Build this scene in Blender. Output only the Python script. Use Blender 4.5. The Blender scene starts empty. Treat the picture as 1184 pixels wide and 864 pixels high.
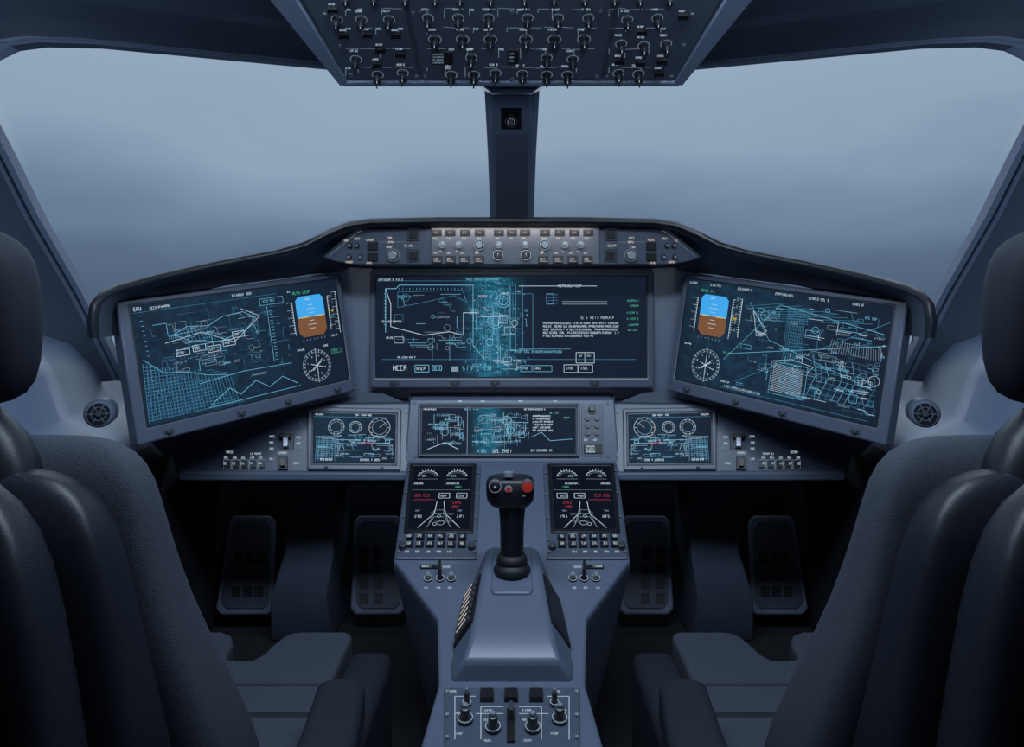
import bpy, bmesh, math, random
from mathutils import Vector
V = Vector
F = 850.0; CX = 592.0; CY = 360.0; H = 0.95      # chosen camera: focal (px), principal point, eye height (m)
EYE = V((0, 0, H))

def W(px, py, d):
    """image pixel unprojected at an estimated depth (m) -> world metres"""
    return V(((px-CX)*d/F, d, H+(CY-py)*d/F))

# ------------------------------------------------------------------ materials
def newmat(name):
    m = bpy.data.materials.new(name); m.use_nodes = True
    return m, m.node_tree.nodes, m.node_tree.links, m.node_tree.nodes['Principled BSDF']

def plastic(name, col, rough=0.5, metal=0.0, bump=0.0, scale=200, var=0.12, spec=0.5):
    m, n, l, b = newmat(name)
    tc = n.new('ShaderNodeTexCoord'); no = n.new('ShaderNodeTexNoise')
    no.inputs['Scale'].default_value = scale; no.inputs['Detail'].default_value = 3
    l.new(tc.outputs['Object'], no.inputs['Vector'])
    mx = n.new('ShaderNodeMix'); mx.data_type = 'RGBA'
    mx.inputs[6].default_value = (*[c*(1-var) for c in col], 1)
    mx.inputs[7].default_value = (*[c*(1+var) for c in col], 1)
    l.new(no.outputs['Fac'], mx.inputs[0]); l.new(mx.outputs[2], b.inputs['Base Color'])
    b.inputs['Roughness'].default_value = rough; b.inputs['Metallic'].default_value = metal
    b.inputs['Specular IOR Level'].default_value = spec
    if bump > 0:
        bp = n.new('ShaderNodeBump'); bp.inputs['Strength'].default_value = bump
        bp.inputs['Distance'].default_value = 0.002
        l.new(no.outputs['Fac'], bp.inputs['Height']); l.new(bp.outputs[0], b.inputs['Normal'])
    return m

def emis(name, col, st=1.0):
    m, n, l, b = newmat(name)
    b.inputs['Base Color'].default_value = (*[c*0.1 for c in col], 1)
    b.inputs['Emission Color'].default_value = (*col, 1)
    b.inputs['Emission Strength'].default_value = st
    b.inputs['Roughness'].default_value = 0.4
    return m

def screenmat(name, base, glow=None, cx=0.43, wd=0.1, zamp=0.0):
    m, n, l, b = newmat(name)
    b.inputs['Base Color'].default_value = (0.003, 0.004, 0.007, 1)
    b.inputs['Roughness'].default_value = 0.5
    b.inputs['Specular IOR Level'].default_value = 0.03
    b.inputs['Emission Strength'].default_value = 1
    if not glow:
        b.inputs['Emission Color'].default_value = (*base, 1); return m
    tc = n.new('ShaderNodeTexCoord'); sp = n.new('ShaderNodeSeparateXYZ')
    l.new(tc.outputs['Generated'], sp.inputs[0])
    def mth(op, a, bb=None):
        k = n.new('ShaderNodeMath'); k.operation = op
        for i, q in enumerate((a, bb)):
            if q is None: continue
            if isinstance(q, (int, float)): k.inputs[i].default_value = q
            else: l.new(q, k.inputs[i])
        return k.outputs[0]
    d = mth('DIVIDE', mth('SUBTRACT', sp.outputs[0], cx), wd)
    g = mth('EXPONENT', mth('MULTIPLY', mth('MULTIPLY', d, d), -1.0))
    no = n.new('ShaderNodeTexNoise'); no.inputs['Scale'].default_value = 22; no.inputs['Detail'].default_value = 6
    l.new(tc.outputs['Generated'], no.inputs['Vector'])
    g2 = mth('MULTIPLY', g, mth('MULTIPLY', mth('POWER', no.outputs['Fac'], 2.2), 3.2))
    mx = n.new('ShaderNodeMix'); mx.data_type = 'RGBA'
    mx.inputs[6].default_value = (*base, 1); mx.inputs[7].default_value = (*glow, 1)
    mx.clamp_factor = True
    l.new(g2, mx.inputs[0]); l.new(mx.outputs[2], b.inputs['Emission Color'])
    return m

M = {}
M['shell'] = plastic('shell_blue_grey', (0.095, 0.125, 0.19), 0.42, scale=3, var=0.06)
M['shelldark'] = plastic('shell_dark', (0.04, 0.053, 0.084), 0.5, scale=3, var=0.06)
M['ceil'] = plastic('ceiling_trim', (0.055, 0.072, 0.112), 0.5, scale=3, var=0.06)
M['post'] = plastic('post_blue_grey', (0.27, 0.33, 0.46), 0.42, scale=3, var=0.05)
M['postin'] = plastic('post_inlay_grey', (0.20, 0.245, 0.34), 0.45, scale=3, var=0.05)
M['panel'] = plastic('panel_grey', (0.108, 0.133, 0.19), 0.36, scale=300, var=0.05)
M['bezel'] = plastic('bezel_grey', (0.088, 0.107, 0.152), 0.34, scale=300, var=0.05)
M['panel2'] = plastic('panel_grey_mid', (0.070, 0.087, 0.126), 0.38, scale=300, var=0.06)
M['paneldk'] = plastic('panel_slate', (0.036, 0.045, 0.066), 0.5, scale=300, var=0.08)
M['oplate'] = plastic('overhead_plate', (0.125, 0.153, 0.215), 0.42, scale=300, var=0.06)
M['fcu'] = plastic('control_face', (0.13, 0.144, 0.172), 0.45, scale=300, var=0.06)
M['hood'] = plastic('hood_black', (0.010, 0.013, 0.019), 0.42, bump=0.1, scale=400)
M['hoodunder'] = plastic('hood_underside', (0.045, 0.058, 0.088), 0.6)
M['black'] = plastic('black_plastic', (0.008, 0.009, 0.012), 0.4)
M['rubber'] = plastic('black_rubber', (0.006, 0.007, 0.009), 0.6)
M['knob'] = plastic('knob_grey', (0.05, 0.055, 0.065), 0.35)
M['oknob'] = plastic('overhead_knob', (0.022, 0.026, 0.034), 0.3)
M['silver'] = plastic('knob_silver', (0.36, 0.39, 0.44), 0.35, metal=0.5, scale=80)
M['fabric'] = plastic('seat_fabric', (0.060, 0.069, 0.090), 0.9, bump=0.8, scale=900, var=0.4, spec=0.2)
M['leather'] = plastic('seat_leather', (0.0095, 0.012, 0.0185), 0.42, bump=0.15, scale=700, var=0.1, spec=0.4)
M['leather2'] = plastic('headrest_cloth', (0.018, 0.021, 0.030), 0.75, bump=0.3, scale=800, var=0.2, spec=0.2)
M['frame'] = plastic('seat_frame_plastic', (0.05, 0.058, 0.08), 0.5)
M['seam'] = plastic('seat_seam', (0.010, 0.012, 0.017), 0.9)
M['carpet'] = plastic('carpet', (0.007, 0.009, 0.013), 0.95, bump=0.8, scale=350, var=0.3)
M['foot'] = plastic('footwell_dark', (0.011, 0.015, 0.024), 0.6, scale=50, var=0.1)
M['pedal'] = plastic('pedal_grey', (0.04, 0.05, 0.072), 0.5, scale=50, var=0.1)
M['red'] = emis('red_button', (0.45, 0.03, 0.025), 0.4)
M['white'] = emis('legend_white', (0.56, 0.69, 0.80), 0.9)
M['dimw'] = emis('legend_dim', (0.27, 0.36, 0.45), 0.7)
M['warm'] = emis('legend_warm', (0.85, 0.74, 0.63), 0.8)
M['amber'] = emis('amber_digits', (0.65, 0.46, 0.36), 0.5)
M['cyan'] = emis('display_cyan', (0.17, 0.52, 0.72), 0.85)
M['teal'] = emis('display_teal', (0.045, 0.21, 0.33), 0.9)
M['blue'] = emis('display_blue', (0.035, 0.12, 0.26), 0.85)
M['green'] = emis('display_green', (0.08, 0.55, 0.35), 0.7)
M['dred'] = emis('display_red', (0.6, 0.05, 0.10), 0.7)
M['sky'] = emis('attitude_sky', (0.05, 0.38, 0.82), 0.95)
M['brown'] = emis('attitude_ground', (0.20, 0.085, 0.035), 0.9)
M['yellow'] = emis('display_yellow', (0.8, 0.7, 0.1), 0.8)
M['scrc'] = screenmat('screen_navy_teal', (0.0078, 0.0135, 0.029), (0.016, 0.15, 0.24), 0.43, 0.075)
M['scrs'] = screenmat('screen_blueprint', (0.0078, 0.0135, 0.029), (0.010, 0.034, 0.062), 0.35, 0.35)
M['scrk'] = screenmat('screen_black', (0.002, 0.004, 0.008))

# ------------------------------------------------------------------ surfaces used to place details
class Plane:
    def __init__(s, a, b, c):
        s.P = a; s.N = (b-a).cross(c-a).normalized()
        if s.N.dot(EYE-a) < 0: s.N = -s.N
        s.U = (V((1, 0, 0))-s.N*s.N.x).normalized(); s.T = s.N.cross(s.U)
    def pt(s, x, y, h=0):
        d = V(((x-CX)/F, 1, (CY-y)/F)); t = (s.P-EYE).dot(s.N)/d.dot(s.N)
        return EYE+d*t+s.N*h
    def sc(s, x, y): return s.pt(x, y).y/F

class Quad:
    def __init__(s, tl, tr, br, bl, w, h):
        s.c = (tl, tr, br, bl); s.w = w; s.h = h
        s.N = (tr-bl).cross(tl-br).normalized()
        if s.N.dot(EYE-tl) < 0: s.N = -s.N
        s.U = (tr-tl).normalized(); s.T = s.N.cross(s.U)
    def pt(s, x, y, h=0):
        a, b = x/s.w, y/s.h; tl, tr, br, bl = s.c
        return tl*(1-a)*(1-b)+tr*a*(1-b)+br*a*b+bl*(1-a)*b+s.N*h
    def sc(s, x=0, y=0): return (s.c[1]-s.c[0]).length/s.w

# ------------------------------------------------------------------ mesh builder
LW = 0.66
class MB:
    def __init__(s): s.v = []; s.f = []; s.m = []; s.mats = []
    def mi(s, mat):
        mat = M[mat] if isinstance(mat, str) else mat
        if mat not in s.mats: s.mats.append(mat)
        return s.mats.index(mat)
    def face(s, pts, mat):
        k = len(s.v); s.v += [tuple(p) for p in pts]; s.f.append(tuple(range(k, k+len(pts)))); s.m.append(s.mi(mat))
    def prism(s, front, off, mat, matside=None):
        n = len(front); k = len(s.v); back = [p+off for p in front]
        s.v += [tuple(p) for p in front+back]; a = s.mi(mat); b = s.mi(matside or mat)
        s.f.append(tuple(range(k, k+n))); s.m.append(a)
        s.f.append(tuple(range(k+2*n-1, k+n-1, -1))); s.m.append(b)
        for i in range(n):
            j = (i+1) % n; s.f.append((k+i, k+n+i, k+n+j, k+j)); s.m.append(b)
    def loft(s, loops, mat, closed=True, cap=True):
        k = len(s.v); n = len(loops[0]); a = s.mi(mat)
        for lp in loops: s.v += [tuple(p) for p in lp]
        for r in range(len(loops)-1):
            for i in range(n if closed else n-1):
                j = (i+1) % n
                s.f.append((k+r*n+i, k+r*n+j, k+(r+1)*n+j, k+(r+1)*n+i)); s.m.append(a)
        if cap and closed:
            s.f.append(tuple(range(k+n-1, k-1, -1))); s.m.append(a)
            e = k+(len(loops)-1)*n; s.f.append(tuple(range(e, e+n))); s.m.append(a)
    def wseg(s, a, b, N, w, mat):
        d = b-a
        if d.length < 1e-7: return
        sd = N.cross(d).normalized()*w/2
        s.face([a-sd, b-sd, b+sd, a+sd], mat)
    def line(s, p, x1, y1, x2, y2, mat='cyan', w=0.7, h=0.0016):
        s.wseg(p.pt(x1, y1, h), p.pt(x2, y2, h), p.N, w*LW*p.sc(x1, y1), mat)
    def poly(s, p, pts, mat='cyan', w=0.7, h=0.0016, close=False):
        q = pts+[pts[0]] if close else pts
        for a, b in zip(q, q[1:]): s.line(p, a[0], a[1], b[0], b[1], mat, w, h)
    def rect(s, p, x1, y1, x2, y2, mat='cyan', w=0.7, h=0.0016):
        s.poly(p, [(x1, y1), (x2, y1), (x2, y2), (x1, y2)], mat, w, h, True)
    def fill(s, p, x1, y1, x2, y2, mat, h=0.0012):
        s.face([p.pt(x1, y2, h), p.pt(x2, y2, h), p.pt(x2, y1, h), p.pt(x1, y1, h)], mat)
    def circ(s, p, x, y, r, mat='cyan', w=0.7, h=0.0016, n=24, a0=0, a1=360, ry=None):
        c = p.pt(x, y, h); R = r*p.sc(x, y); q = (ry/r if ry else 1)
        pts = [c+p.U*R*math.cos(math.radians(a0+(a1-a0)*i/n))+p.T*R*q*math.sin(math.radians(a0+(a1-a0)*i/n)) for i in range(n+1)]
        for a, b in zip(pts, pts[1:]): s.wseg(a, b, p.N, w*LW*p.sc(x, y), mat)
    def disc(s, p, x, y, r, mat, h=0.0016, n=20):
        c = p.pt(x, y, h); R = r*p.sc(x, y)
        s.face([c+p.U*R*math.cos(i*math.tau/n)+p.T*R*math.sin(i*math.tau/n) for i in range(n)], mat)
    def cyl(s, p, x, y, r, h0, h1, mat, r2=None, n=18):
        R = r*p.sc(x, y); R2 = (r2 if r2 is not None else r)*p.sc(x, y); c = p.pt(x, y)
        lp = lambda rr, h: [c+p.N*h+p.U*rr*math.cos(i*math.tau/n)+p.T*rr*math.sin(i*math.tau/n) for i in range(n)]
        s.loft([lp(R, h0), lp(R, h1-0.001), lp(R2*0.9, h1)] if h1-h0 > 0.003 else [lp(R, h0), lp(R2, h1)], mat)
    def box(s, p, x1, y1, x2, y2, h0, h1, mat, taper=0.0):
        t = taper
        a = [p.pt(x1, y2, h0), p.pt(x2, y2, h0), p.pt(x2, y1, h0), p.pt(x1, y1, h0)]
        b = [p.pt(x1+t, y2-t, h1), p.pt(x2-t, y2-t, h1), p.pt(x2-t, y1+t, h1), p.pt(x1+t, y1+t, h1)]
        s.loft([a, b], mat)
    def text(s, p, x, y, hgt, n, mat='white', rng=random, h=0.0017, w=None):
        """n segment-style characters, top-left at x,y"""
        hgt *= .92; cw = hgt*0.56; w = w or max(0.46, hgt*0.18)
        seg = [((0, 0), (1, 0)), ((0, .5), (1, .5)), ((0, 1), (1, 1)), ((0, 0), (0, .5)), ((1, 0), (1, .5)), ((0, .5), (0, 1)), ((1, .5), (1, 1))]
        GL = ((0, 1, 3, 4, 5, 6), (0, 2, 3, 5), (0, 1, 2, 3, 5), (0, 1, 3, 5), (3, 5, 2), (0, 2, 3, 4, 5, 6), (0, 1, 3, 4, 5), (0, 1, 2, 3, 6), (2, 3, 4, 5, 6), (3, 5, 1, 4, 6), (4, 6), (0, 1, 2, 4, 5))
        for i in range(n):
            if rng.random() < 0.10 and n > 5: continue
            x0 = x+i*cw*1.32
            for q in rng.choice(GL):
                a, b = seg[q]
                s.line(p, x0+a[0]*cw*.8, y+a[1]*hgt, x0+b[0]*cw*.8, y+b[1]*hgt, mat, w, h)
    def obj(s, name, parent=None, mirror=False, bevel=0, seg=2, weld=False, smooth=None, sub=0, fixn=False):
        vs = [(-x, y, z) for x, y, z in s.v] if mirror else s.v
        fs = [tuple(reversed(f)) for f in s.f] if mirror else s.f
        me = bpy.data.meshes.new(name); me.from_pydata(vs, [], fs)
        for m in s.mats: me.materials.append(m)
        me.polygons.foreach_set('material_index', s.m)
        if weld or fixn:
            bm = bmesh.new(); bm.from_mesh(me)
            if weld: bmesh.ops.remove_doubles(bm, verts=bm.verts, dist=1e-5)
            if fixn: bmesh.ops.recalc_face_normals(bm, faces=bm.faces)
            bm.to_mesh(me); bm.free()
        me.update()
        o = bpy.data.objects.new(name, me); bpy.context.scene.collection.objects.link(o)
        if bevel:
            b = o.modifiers.new('bevel', 'BEVEL'); b.width = bevel; b.segments = seg; b.limit_method = 'ANGLE'
            b.angle_limit = math.radians(35); b.harden_normals = False
        if sub:
            q = o.modifiers.new('sub', 'SUBSURF'); q.levels = sub; q.render_levels = sub
            me.shade_smooth()
        elif smooth:
            me.shade_smooth(); me.set_sharp_from_angle(angle=math.radians(smooth))
        if parent:
            o.parent = parent; o.matrix_parent_inverse = parent.matrix_world.inverted()
        return o

def group(name, loc=(0, 0, 0)):
    e = bpy.data.objects.new(name, None); bpy.context.scene.collection.objects.link(e)
    e.location = loc; e.empty_display_size = 0.05
    bpy.context.view_layer.update()
    return e

def sl(cx, cy, cz, hx, hy, n=24, p=4.0, shear=0.0):
    out = []
    for i in range(n):
        a = i*math.tau/n; c, s_ = math.cos(a), math.sin(a)
        x = hx*math.copysign(abs(c)**(2/p), c); y = hy*math.copysign(abs(s_)**(2/p), s_)
        out.append(V((cx+x, cy+y, cz+shear*y)))
    return out

def rbox(name, x0, x1, y0, y1, z0, z1, mat, parent, bev=0.01, mirror=False, seg=3):
    """bevelled block given by its extents; z relative to eye height"""
    mb = MB(); z0 += H; z1 += H
    a = [V((x0, y0, z0)), V((x1, y0, z0)), V((x1, y1, z0)), V((x0, y1, z0))]
    b = [V((x0, y0, z1)), V((x1, y0, z1)), V((x1, y1, z1)), V((x0, y1, z1))]
    mb.loft([a, b], mat)
    return mb.obj(name, parent, mirror, bevel=bev, seg=seg, smooth=40, fixn=True)

def schem(mb, p, x1, y1, x2, y2, n, rng, mats=('cyan', 'teal', 'cyan', 'white'), tx=True):
    for _ in range(n):
        m = rng.choice(mats); x = rng.uniform(x1, x2); y = rng.uniform(y1, y2)
        w = min(rng.uniform(4, 28), x2-x); hh = min(rng.uniform(3, 16), y2-y); k = rng.random()
        if k < .2: mb.line(p, x, y, x+w, y, m, .6)
        elif k < .33: mb.line(p, x, y, x, y+hh, m, .6)
        elif k < .47: mb.rect(p, x, y, x+w*.6, y+hh*.6, m, .55)
        elif k < .57:
            r = min(rng.uniform(1.5, 6), x-x1, x2-x, y-y1, y2-y)
            if r > 1: mb.circ(p, x, y, r, m, .55, n=14)
        elif k < .67:
            for i in range(int(w/2)): mb.line(p, x+i*2, y, x+i*2, y+1.6, m, .5)
        elif k < .78: mb.poly(p, [(x, y), (x+w*.4, y), (x+w*.6, y+hh*.6), (x+w, y+hh*.6)], m, .6)
        elif tx: mb.text(p, x, y, rng.choice((1.6, 2.0, 2.6)), int(max(2, min(9, (x2-x)/3))), m, rng)

# ------------------------------------------------------------------ display units
def display(name, q, w, h, ins, thick, scrmat, content, mirror=False, bezel='bezel', rim=0.004, nubs=()):
    """q: 4 world corners tl,tr,br,bl of the bezel; ins: l,t,r,b inset as fractions"""
    g = group(name, (sum((c.x for c in q))/4*(-1 if mirror else 1), q[0].y, q[0].z))
    B = Quad(*q, 1, 1); N = B.N
    inner = [B.pt(ins[0], ins[1]), B.pt(1-ins[2], ins[1]), B.pt(1-ins[2], 1-ins[3]), B.pt(ins[0], 1-ins[3])]
    mb = MB(); o = [c+N*rim for c in q]; i2 = [c+N*rim for c in inner]; back = [c-N*thick for c in q]
    mb.loft([back, o, i2, inner], bezel, cap=False); mb.face(back, bezel)
    mb.obj('bezel', g, mirror, bevel=0.0035, seg=2, weld=True, fixn=True, smooth=40)
    ms = MB(); ms.face(list(reversed(inner)), scrmat); ms.obj('screen', g, mirror)
    S = Quad(*inner, w, h); mc = MB(); content(mc, S)
    mc.rect(S, 0.4, 0.4, w-.4, h-.4, 'black', 2.6, 0.0008)
    mc.obj('screen_graphics', g, mirror)
    if nubs:
        mn = MB()
        for (a, b) in nubs:
            mn.cyl(B2 := Quad(*q, 200, 100), a*200, b*100, 1.9, rim, rim+0.006, 'knob', 1.6)
            mn.box(B2, a*200-3.6, b*100-1.6, a*200+3.6, b*100+1.6, rim, rim+.0015, 'paneldk')
        mn.obj('bezel_keys', g, mirror)
    return g

# ================================================================== SHELL
win = [(145, 440, 1.80), (118, 385, 1.75), (94, 338, 1.69), (45, 252, 1.58), (8, 178, 1.49), (-18, 128, 1.43), (-27, 102, 1.41), (-25, 80, 1.41),
       (-12, 64, 1.43), (12, 53, 1.47), (45, 49, 1.50), (110, 51, 1.60), (200, 60, 1.76), (300, 70, 1.95), (380, 78, 2.1), (480, 84, 2.25), (592, 86, 2.3)]
wl = [W(*p) for p in win]; wl = wl+[V((-p.x, p.y, p.z)) for p in reversed(wl[:-1])]
zc = H+0.2
def ring(s, dy, zs=None):
    zs = zs or s
    return [V((p.x*s, p.y+dy*(0.55+0.45*abs(p.x)), zc+(p.z-zc)*zs if p.z > zc else p.z)) for p in wl]
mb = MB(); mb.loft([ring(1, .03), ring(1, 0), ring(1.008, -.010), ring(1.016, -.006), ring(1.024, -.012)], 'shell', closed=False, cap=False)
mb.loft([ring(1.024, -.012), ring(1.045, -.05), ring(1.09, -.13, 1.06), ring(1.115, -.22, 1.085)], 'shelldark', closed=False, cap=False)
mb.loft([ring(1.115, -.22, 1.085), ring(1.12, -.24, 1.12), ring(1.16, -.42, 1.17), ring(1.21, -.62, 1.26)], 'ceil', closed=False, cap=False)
mb.obj('wall_front', weld=True, smooth=35)
top = ring(1.21, -.62, 1.26)
mb = MB(); sub = top[3:-3]
mb.loft([sub, [V((p.x*1.05, min(p.y, .9)-.6, p.z+.02)) for p in sub], [V((p.x*1.05, -1.3, p.z+.02)) for p in sub]], 'ceil', closed=False, cap=False)
mb.obj('ceiling', smooth=40)
for nm, sx in (('wall_left', -1), ('wall_right', 1)):
    mb = MB(); x = 1.29*sx
    mb.prism([V((x, -1.3, 0)), V((x, 2.5, 0)), V((x, 2.5, H-.03)), V((x, 1.5, H-.03)), V((x, .9, H+.25)), V((x, -1.3, H+.55))], V((.05*sx, 0, 0)), 'shelldark'); mb.obj(nm, fixn=True)
mb = MB(); mb.prism([V((-1.4, -1.3, 0)), V((1.4, -1.3, 0)), V((1.4, -1.3, 2.1)), V((-1.4, -1.3, 2.1))], V((0, -.05, 0)), 'shelldark'); mb.obj('wall_back', fixn=True)
mb = MB(); mb.prism([V((-1.4, -1.35, 0)), V((1.4, -1.35, 0)), V((1.4, 2.6, 0)), V((-1.4, 2.6, 0))], V((0, 0, -.05)), 'carpet'); mb.obj('floor', fixn=True)
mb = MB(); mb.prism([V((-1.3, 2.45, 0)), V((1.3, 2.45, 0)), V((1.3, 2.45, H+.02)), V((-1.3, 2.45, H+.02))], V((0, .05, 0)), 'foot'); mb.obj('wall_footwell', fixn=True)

# glass
gm, gn, gl, gb = newmat('window_glass')
tr = gn.new('ShaderNodeBsdfTransparent'); tr.inputs[0].default_value = (.97, .98, 1, 1)
go = gn.new('ShaderNodeBsdfGlossy'); go.inputs['Roughness'].default_value = .02
mxs = gn.new('ShaderNodeMixShader'); mxs.inputs[0].default_value = .015
gl.new(tr.outputs[0], mxs.inputs[1]); gl.new(go.outputs[0], mxs.inputs[2]); gl.new(mxs.outputs[0], gn['Material Output'].inputs['Surface'])
for nm, mir in (('window_1', False), ('window_2', True)):
    mb = MB(); tp = [W(*p) for p in win[7:]]; bt = []
    for i, p in enumerate(tp):
        t = i/(len(tp)-1); a = W(94, 345, 1.69); b = W(592, 322, 2.42); bt.append(a.lerp(b, t)+V((0, .10*math.sin(t*math.pi), 0)))
    mb.loft([[p+V((0, .02, 0)) for p in r] for r in (tp, bt)], gm, closed=False, cap=False); mb.obj(nm, mirror=mir, smooth=60)

# centre windscreen post
g = group('window_pillar', W(592, 170, 1.9))
mb = MB()
def prow(lx, y, d, dep, inset=0):
    a = W(lx, y, d); hw = -a.x
    return [V((-hw, d, a.z)), V((-hw*.78, d-.018, a.z)), V((hw*.78, d-.018, a.z)), V((hw, d, a.z)), V((hw*.9, d+dep, a.z)), V((-hw*.9, d+dep, a.z))]
mb.loft([prow(558, 60, 1.80, .08), prow(560, 105, 1.84, .08), prow(564, 180, 1.98, .08), prow(567, 262, 2.14, .08)], 'post')
mb.obj('post', g, bevel=.003, smooth=30, fixn=True)
pp = Plane(W(560, 105, 1.815), W(624, 105, 1.815), W(592, 262, 2.115))
mb = MB(); mb.box(pp, 572, 100, 612, 252, -.01, .004, 'postin', .5); mb.obj('post_inlay', g, bevel=.002, fixn=True)
mb = MB(); pts = [(568, 106), (614, 106), (614, 146), (607, 154), (575, 154), (568, 146)]
mb.prism([pp.pt(x, y, .016) for x, y in pts], -pp.N*.03, 'post'); mb.obj('sensor_plate', g, bevel=.004, fixn=True, smooth=40)
mb = MB(); mb.box(pp, 579, 121, 603, 145, .014, .024, 'black', 1); mb.cyl(pp, 591, 133, 9.5, .022, .034, 'black', 9); mb.circ(pp, 591, 133, 7, 'silver', .8, .0345); mb.circ(pp, 591, 133, 4, 'dimw', .7, .0345)
mb.disc(pp, 591, 133, 2.2, 'silver', .0347); mb.obj('compass_housing', g, bevel=.001, fixn=True)

# ================================================================== GLARESHIELD
hood = [((99, 392, 1.37), (128, 400, 1.52)), ((97, 372, 1.37), (129, 380, 1.52)), ((101, 351, 1.385), (131, 360, 1.53)), ((112, 338, 1.41), (137, 350, 1.54)), ((130, 328, 1.45), (150, 346, 1.56)),
        ((180, 315, 1.54), (200, 338, 1.64)), ((250, 300, 1.64), (265, 330, 1.75)), ((320, 287, 1.72), (330, 322, 1.86)),
        ((350, 278, 1.75), (356, 318, 1.91)), ((380, 263, 1.78), (390, 315, 1.97)), ((402, 254.5, 1.79), (408, 311, 2.01)), ((428, 251, 1.80), (440, 310, 2.01)), ((510, 249.5, 1.80), (515, 310, 2.01)), ((592, 249.5, 1.80), (592, 310, 2.01))]
A = [W(*a) for a, b in hood]; C = [W(*b) for a, b in hood]
A += [V((-p.x, p.y, p.z)) for p in reversed(A[:-1])]; C += [V((-p.x, p.y, p.z)) for p in reversed(C[:-1])]
n = len(A); inw = []
for i in range(n):
    t = A[min(i+1, n-1)]-A[max(i-1, 0)]; t.y = 0; t.normalize(); inw.append(V((t.z, 0, -t.x)))   # points down / inward
bk = [V((p.x*.3, 1, 0)).normalized() for p in A]
def hl(u, b): return [A[i]+inw[i]*u+bk[i]*min(b, b*.5+.03 if abs(A[i].x) > .75 else b) for i in range(n)]
g = group('glareshield', W(592, 255, 1.85))
mb = MB()
mb.loft([hl(.03, .44), hl(.006, .2), hl(.0, .03), hl(.002, .008), hl(.008, 0), hl(.014, 0), hl(.019, .006), hl(.021, .02)], 'hood', closed=False, cap=False)
mb.obj('hood', g, smooth=50)
mb = MB()
mb.loft([hl(.021, .02), [a+inw[i]*.024+bk[i]*.085 for i, a in enumerate(A)], C], 'hoodunder', closed=False, cap=False)
mb.obj('hood_underside', g, smooth=50)

# ================================================================== AUTOPILOT CONTROL PANEL
g = group('autopilot_control_panel', W(592, 285, 1.84))
fp = Plane(W(500, 262, 1.835), W(700, 262, 1.835), W(592, 307, 1.845))
out = [(372, 297), (410, 265), (592, 263), (774, 265), (812, 297), (798, 302), (774, 306), (592, 307), (410, 306), (386, 302)]
mb = MB(); mb.prism([fp.pt(x, y) for x, y in out], V((0, .10, 0)), 'panel2', 'paneldk'); mb.obj('housing', g, bevel=.003, fixn=True, smooth=40)
mb = MB(); mb.box(fp, 498, 263, 693.5, 306, -.005, .005, 'fcu', .6); mb.obj('centre_face', g, bevel=.0015, fixn=True)
mb = MB(); R = random.Random(3)
for sg in (1, -1):
    X = lambda x: x if sg == 1 else 1184-x
    def bx(x, y, r, m='black', hh=.006):
        mb.box(fp, X(x)-r, y-r, X(x)+r, y+r, 0, hh, m, .4)
    for y in (271, 295.5):
        bx(478, y, 7.5, 'paneldk', .003); mb.rect(fp, X(478)-6.8, y-6.8, X(478)+6.8, y+6.8, 'knob', .8, .0035); bx(478, y, 4.8, 'black', .007)
    for y in (284.5, 297): mb.box(fp, X(431)-6, y-4.5, X(431)+6, y+4.5, 0, .007, 'black', .5)
    mb.cyl(fp, X(455), 295, 7.5, 0, .006, 'knob'); mb.circ(fp, X(455), 295, 7, 'dimw', .6, .0065); mb.cyl(fp, X(455), 295, 5, .006, .02, 'silver', 4.6)
    for x, y in ((405, 284), (404, 297), (417, 297), (413, 284)):
        mb.cyl(fp, X(x), y, 3, 0, .004, 'black'); mb.cyl(fp, X(x), y, 1.6, 0, .012, 'silver')
    for x, y, k in ((398, 277, 3), (410, 275, 4), (424, 276.5, 5), (448, 274, 4), (449, 279, 4), (468, 283, 6), (400, 302, 5), (447, 284.5, 4), (424, 303, 4)):
        mb.text(fp, X(x) if sg == 1 else X(x)-k*2.2, y, 2.4, k, 'warm', R, .0012)
    mb.line(fp, X(438), 280, X(470), 280, 'dimw', .5, .001)
    mb.poly(fp, [(X(380), 296.5), (X(412), 270), (X(418), 267)], 'dimw', .5, .001)
for x in (505, 521, 538, 555, 577, 592, 607, 630, 647, 664, 680):
    mb.box(fp, x-6, 265.5, x+6, 273, .004, .0065, 'black', .3); mb.text(fp, x-3, 267.8, 2.6, 3, 'amber', R, .0072)
    mb.text(fp, x-4, 275, 1.8, 4, 'warm', R, .0056)
for x in (512, 531, 554, 577, 607, 630, 653, 671):
    r = 6.5 if x in (554, 630) else 4
    mb.cyl(fp, x, 283, r, .005, .009, 'black'); mb.circ(fp, x, 283, r*.9, 'white', .6, .0095); mb.cyl(fp, x, 283, r*.66, .009, .022, 'silver', r*.6)
    mb.text(fp, x-4, 290.2, 1.6, 3, 'warm', R, .0056)
for x in (506, 521, 537, 554, 628, 645, 662, 679):
    mb.box(fp, x-6, 295.5, x+6, 304, .004, .011, 'knob', .6); mb.text(fp, x-3.5, 298.3, 2.6, 3, 'warm', R, .0115); mb.line(fp, x-4, 302, x+4, 302, 'warm', .5, .0115)
    mb.text(fp, x-4, 292, 1.5, 4, 'warm', R, .0056)
for x in (576, 608):
    mb.cyl(fp, x, 295, 6, .005, .010, 'black'); mb.circ(fp, x, 295, 5.5, 'white', .6, .0105); mb.cyl(fp, x, 295, 4, .010, .024, 'knob', 3.6); mb.line(fp, x, 292, x, 295, 'white', .7, .0245)
mb.obj('knobs_and_keys', g)

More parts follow.
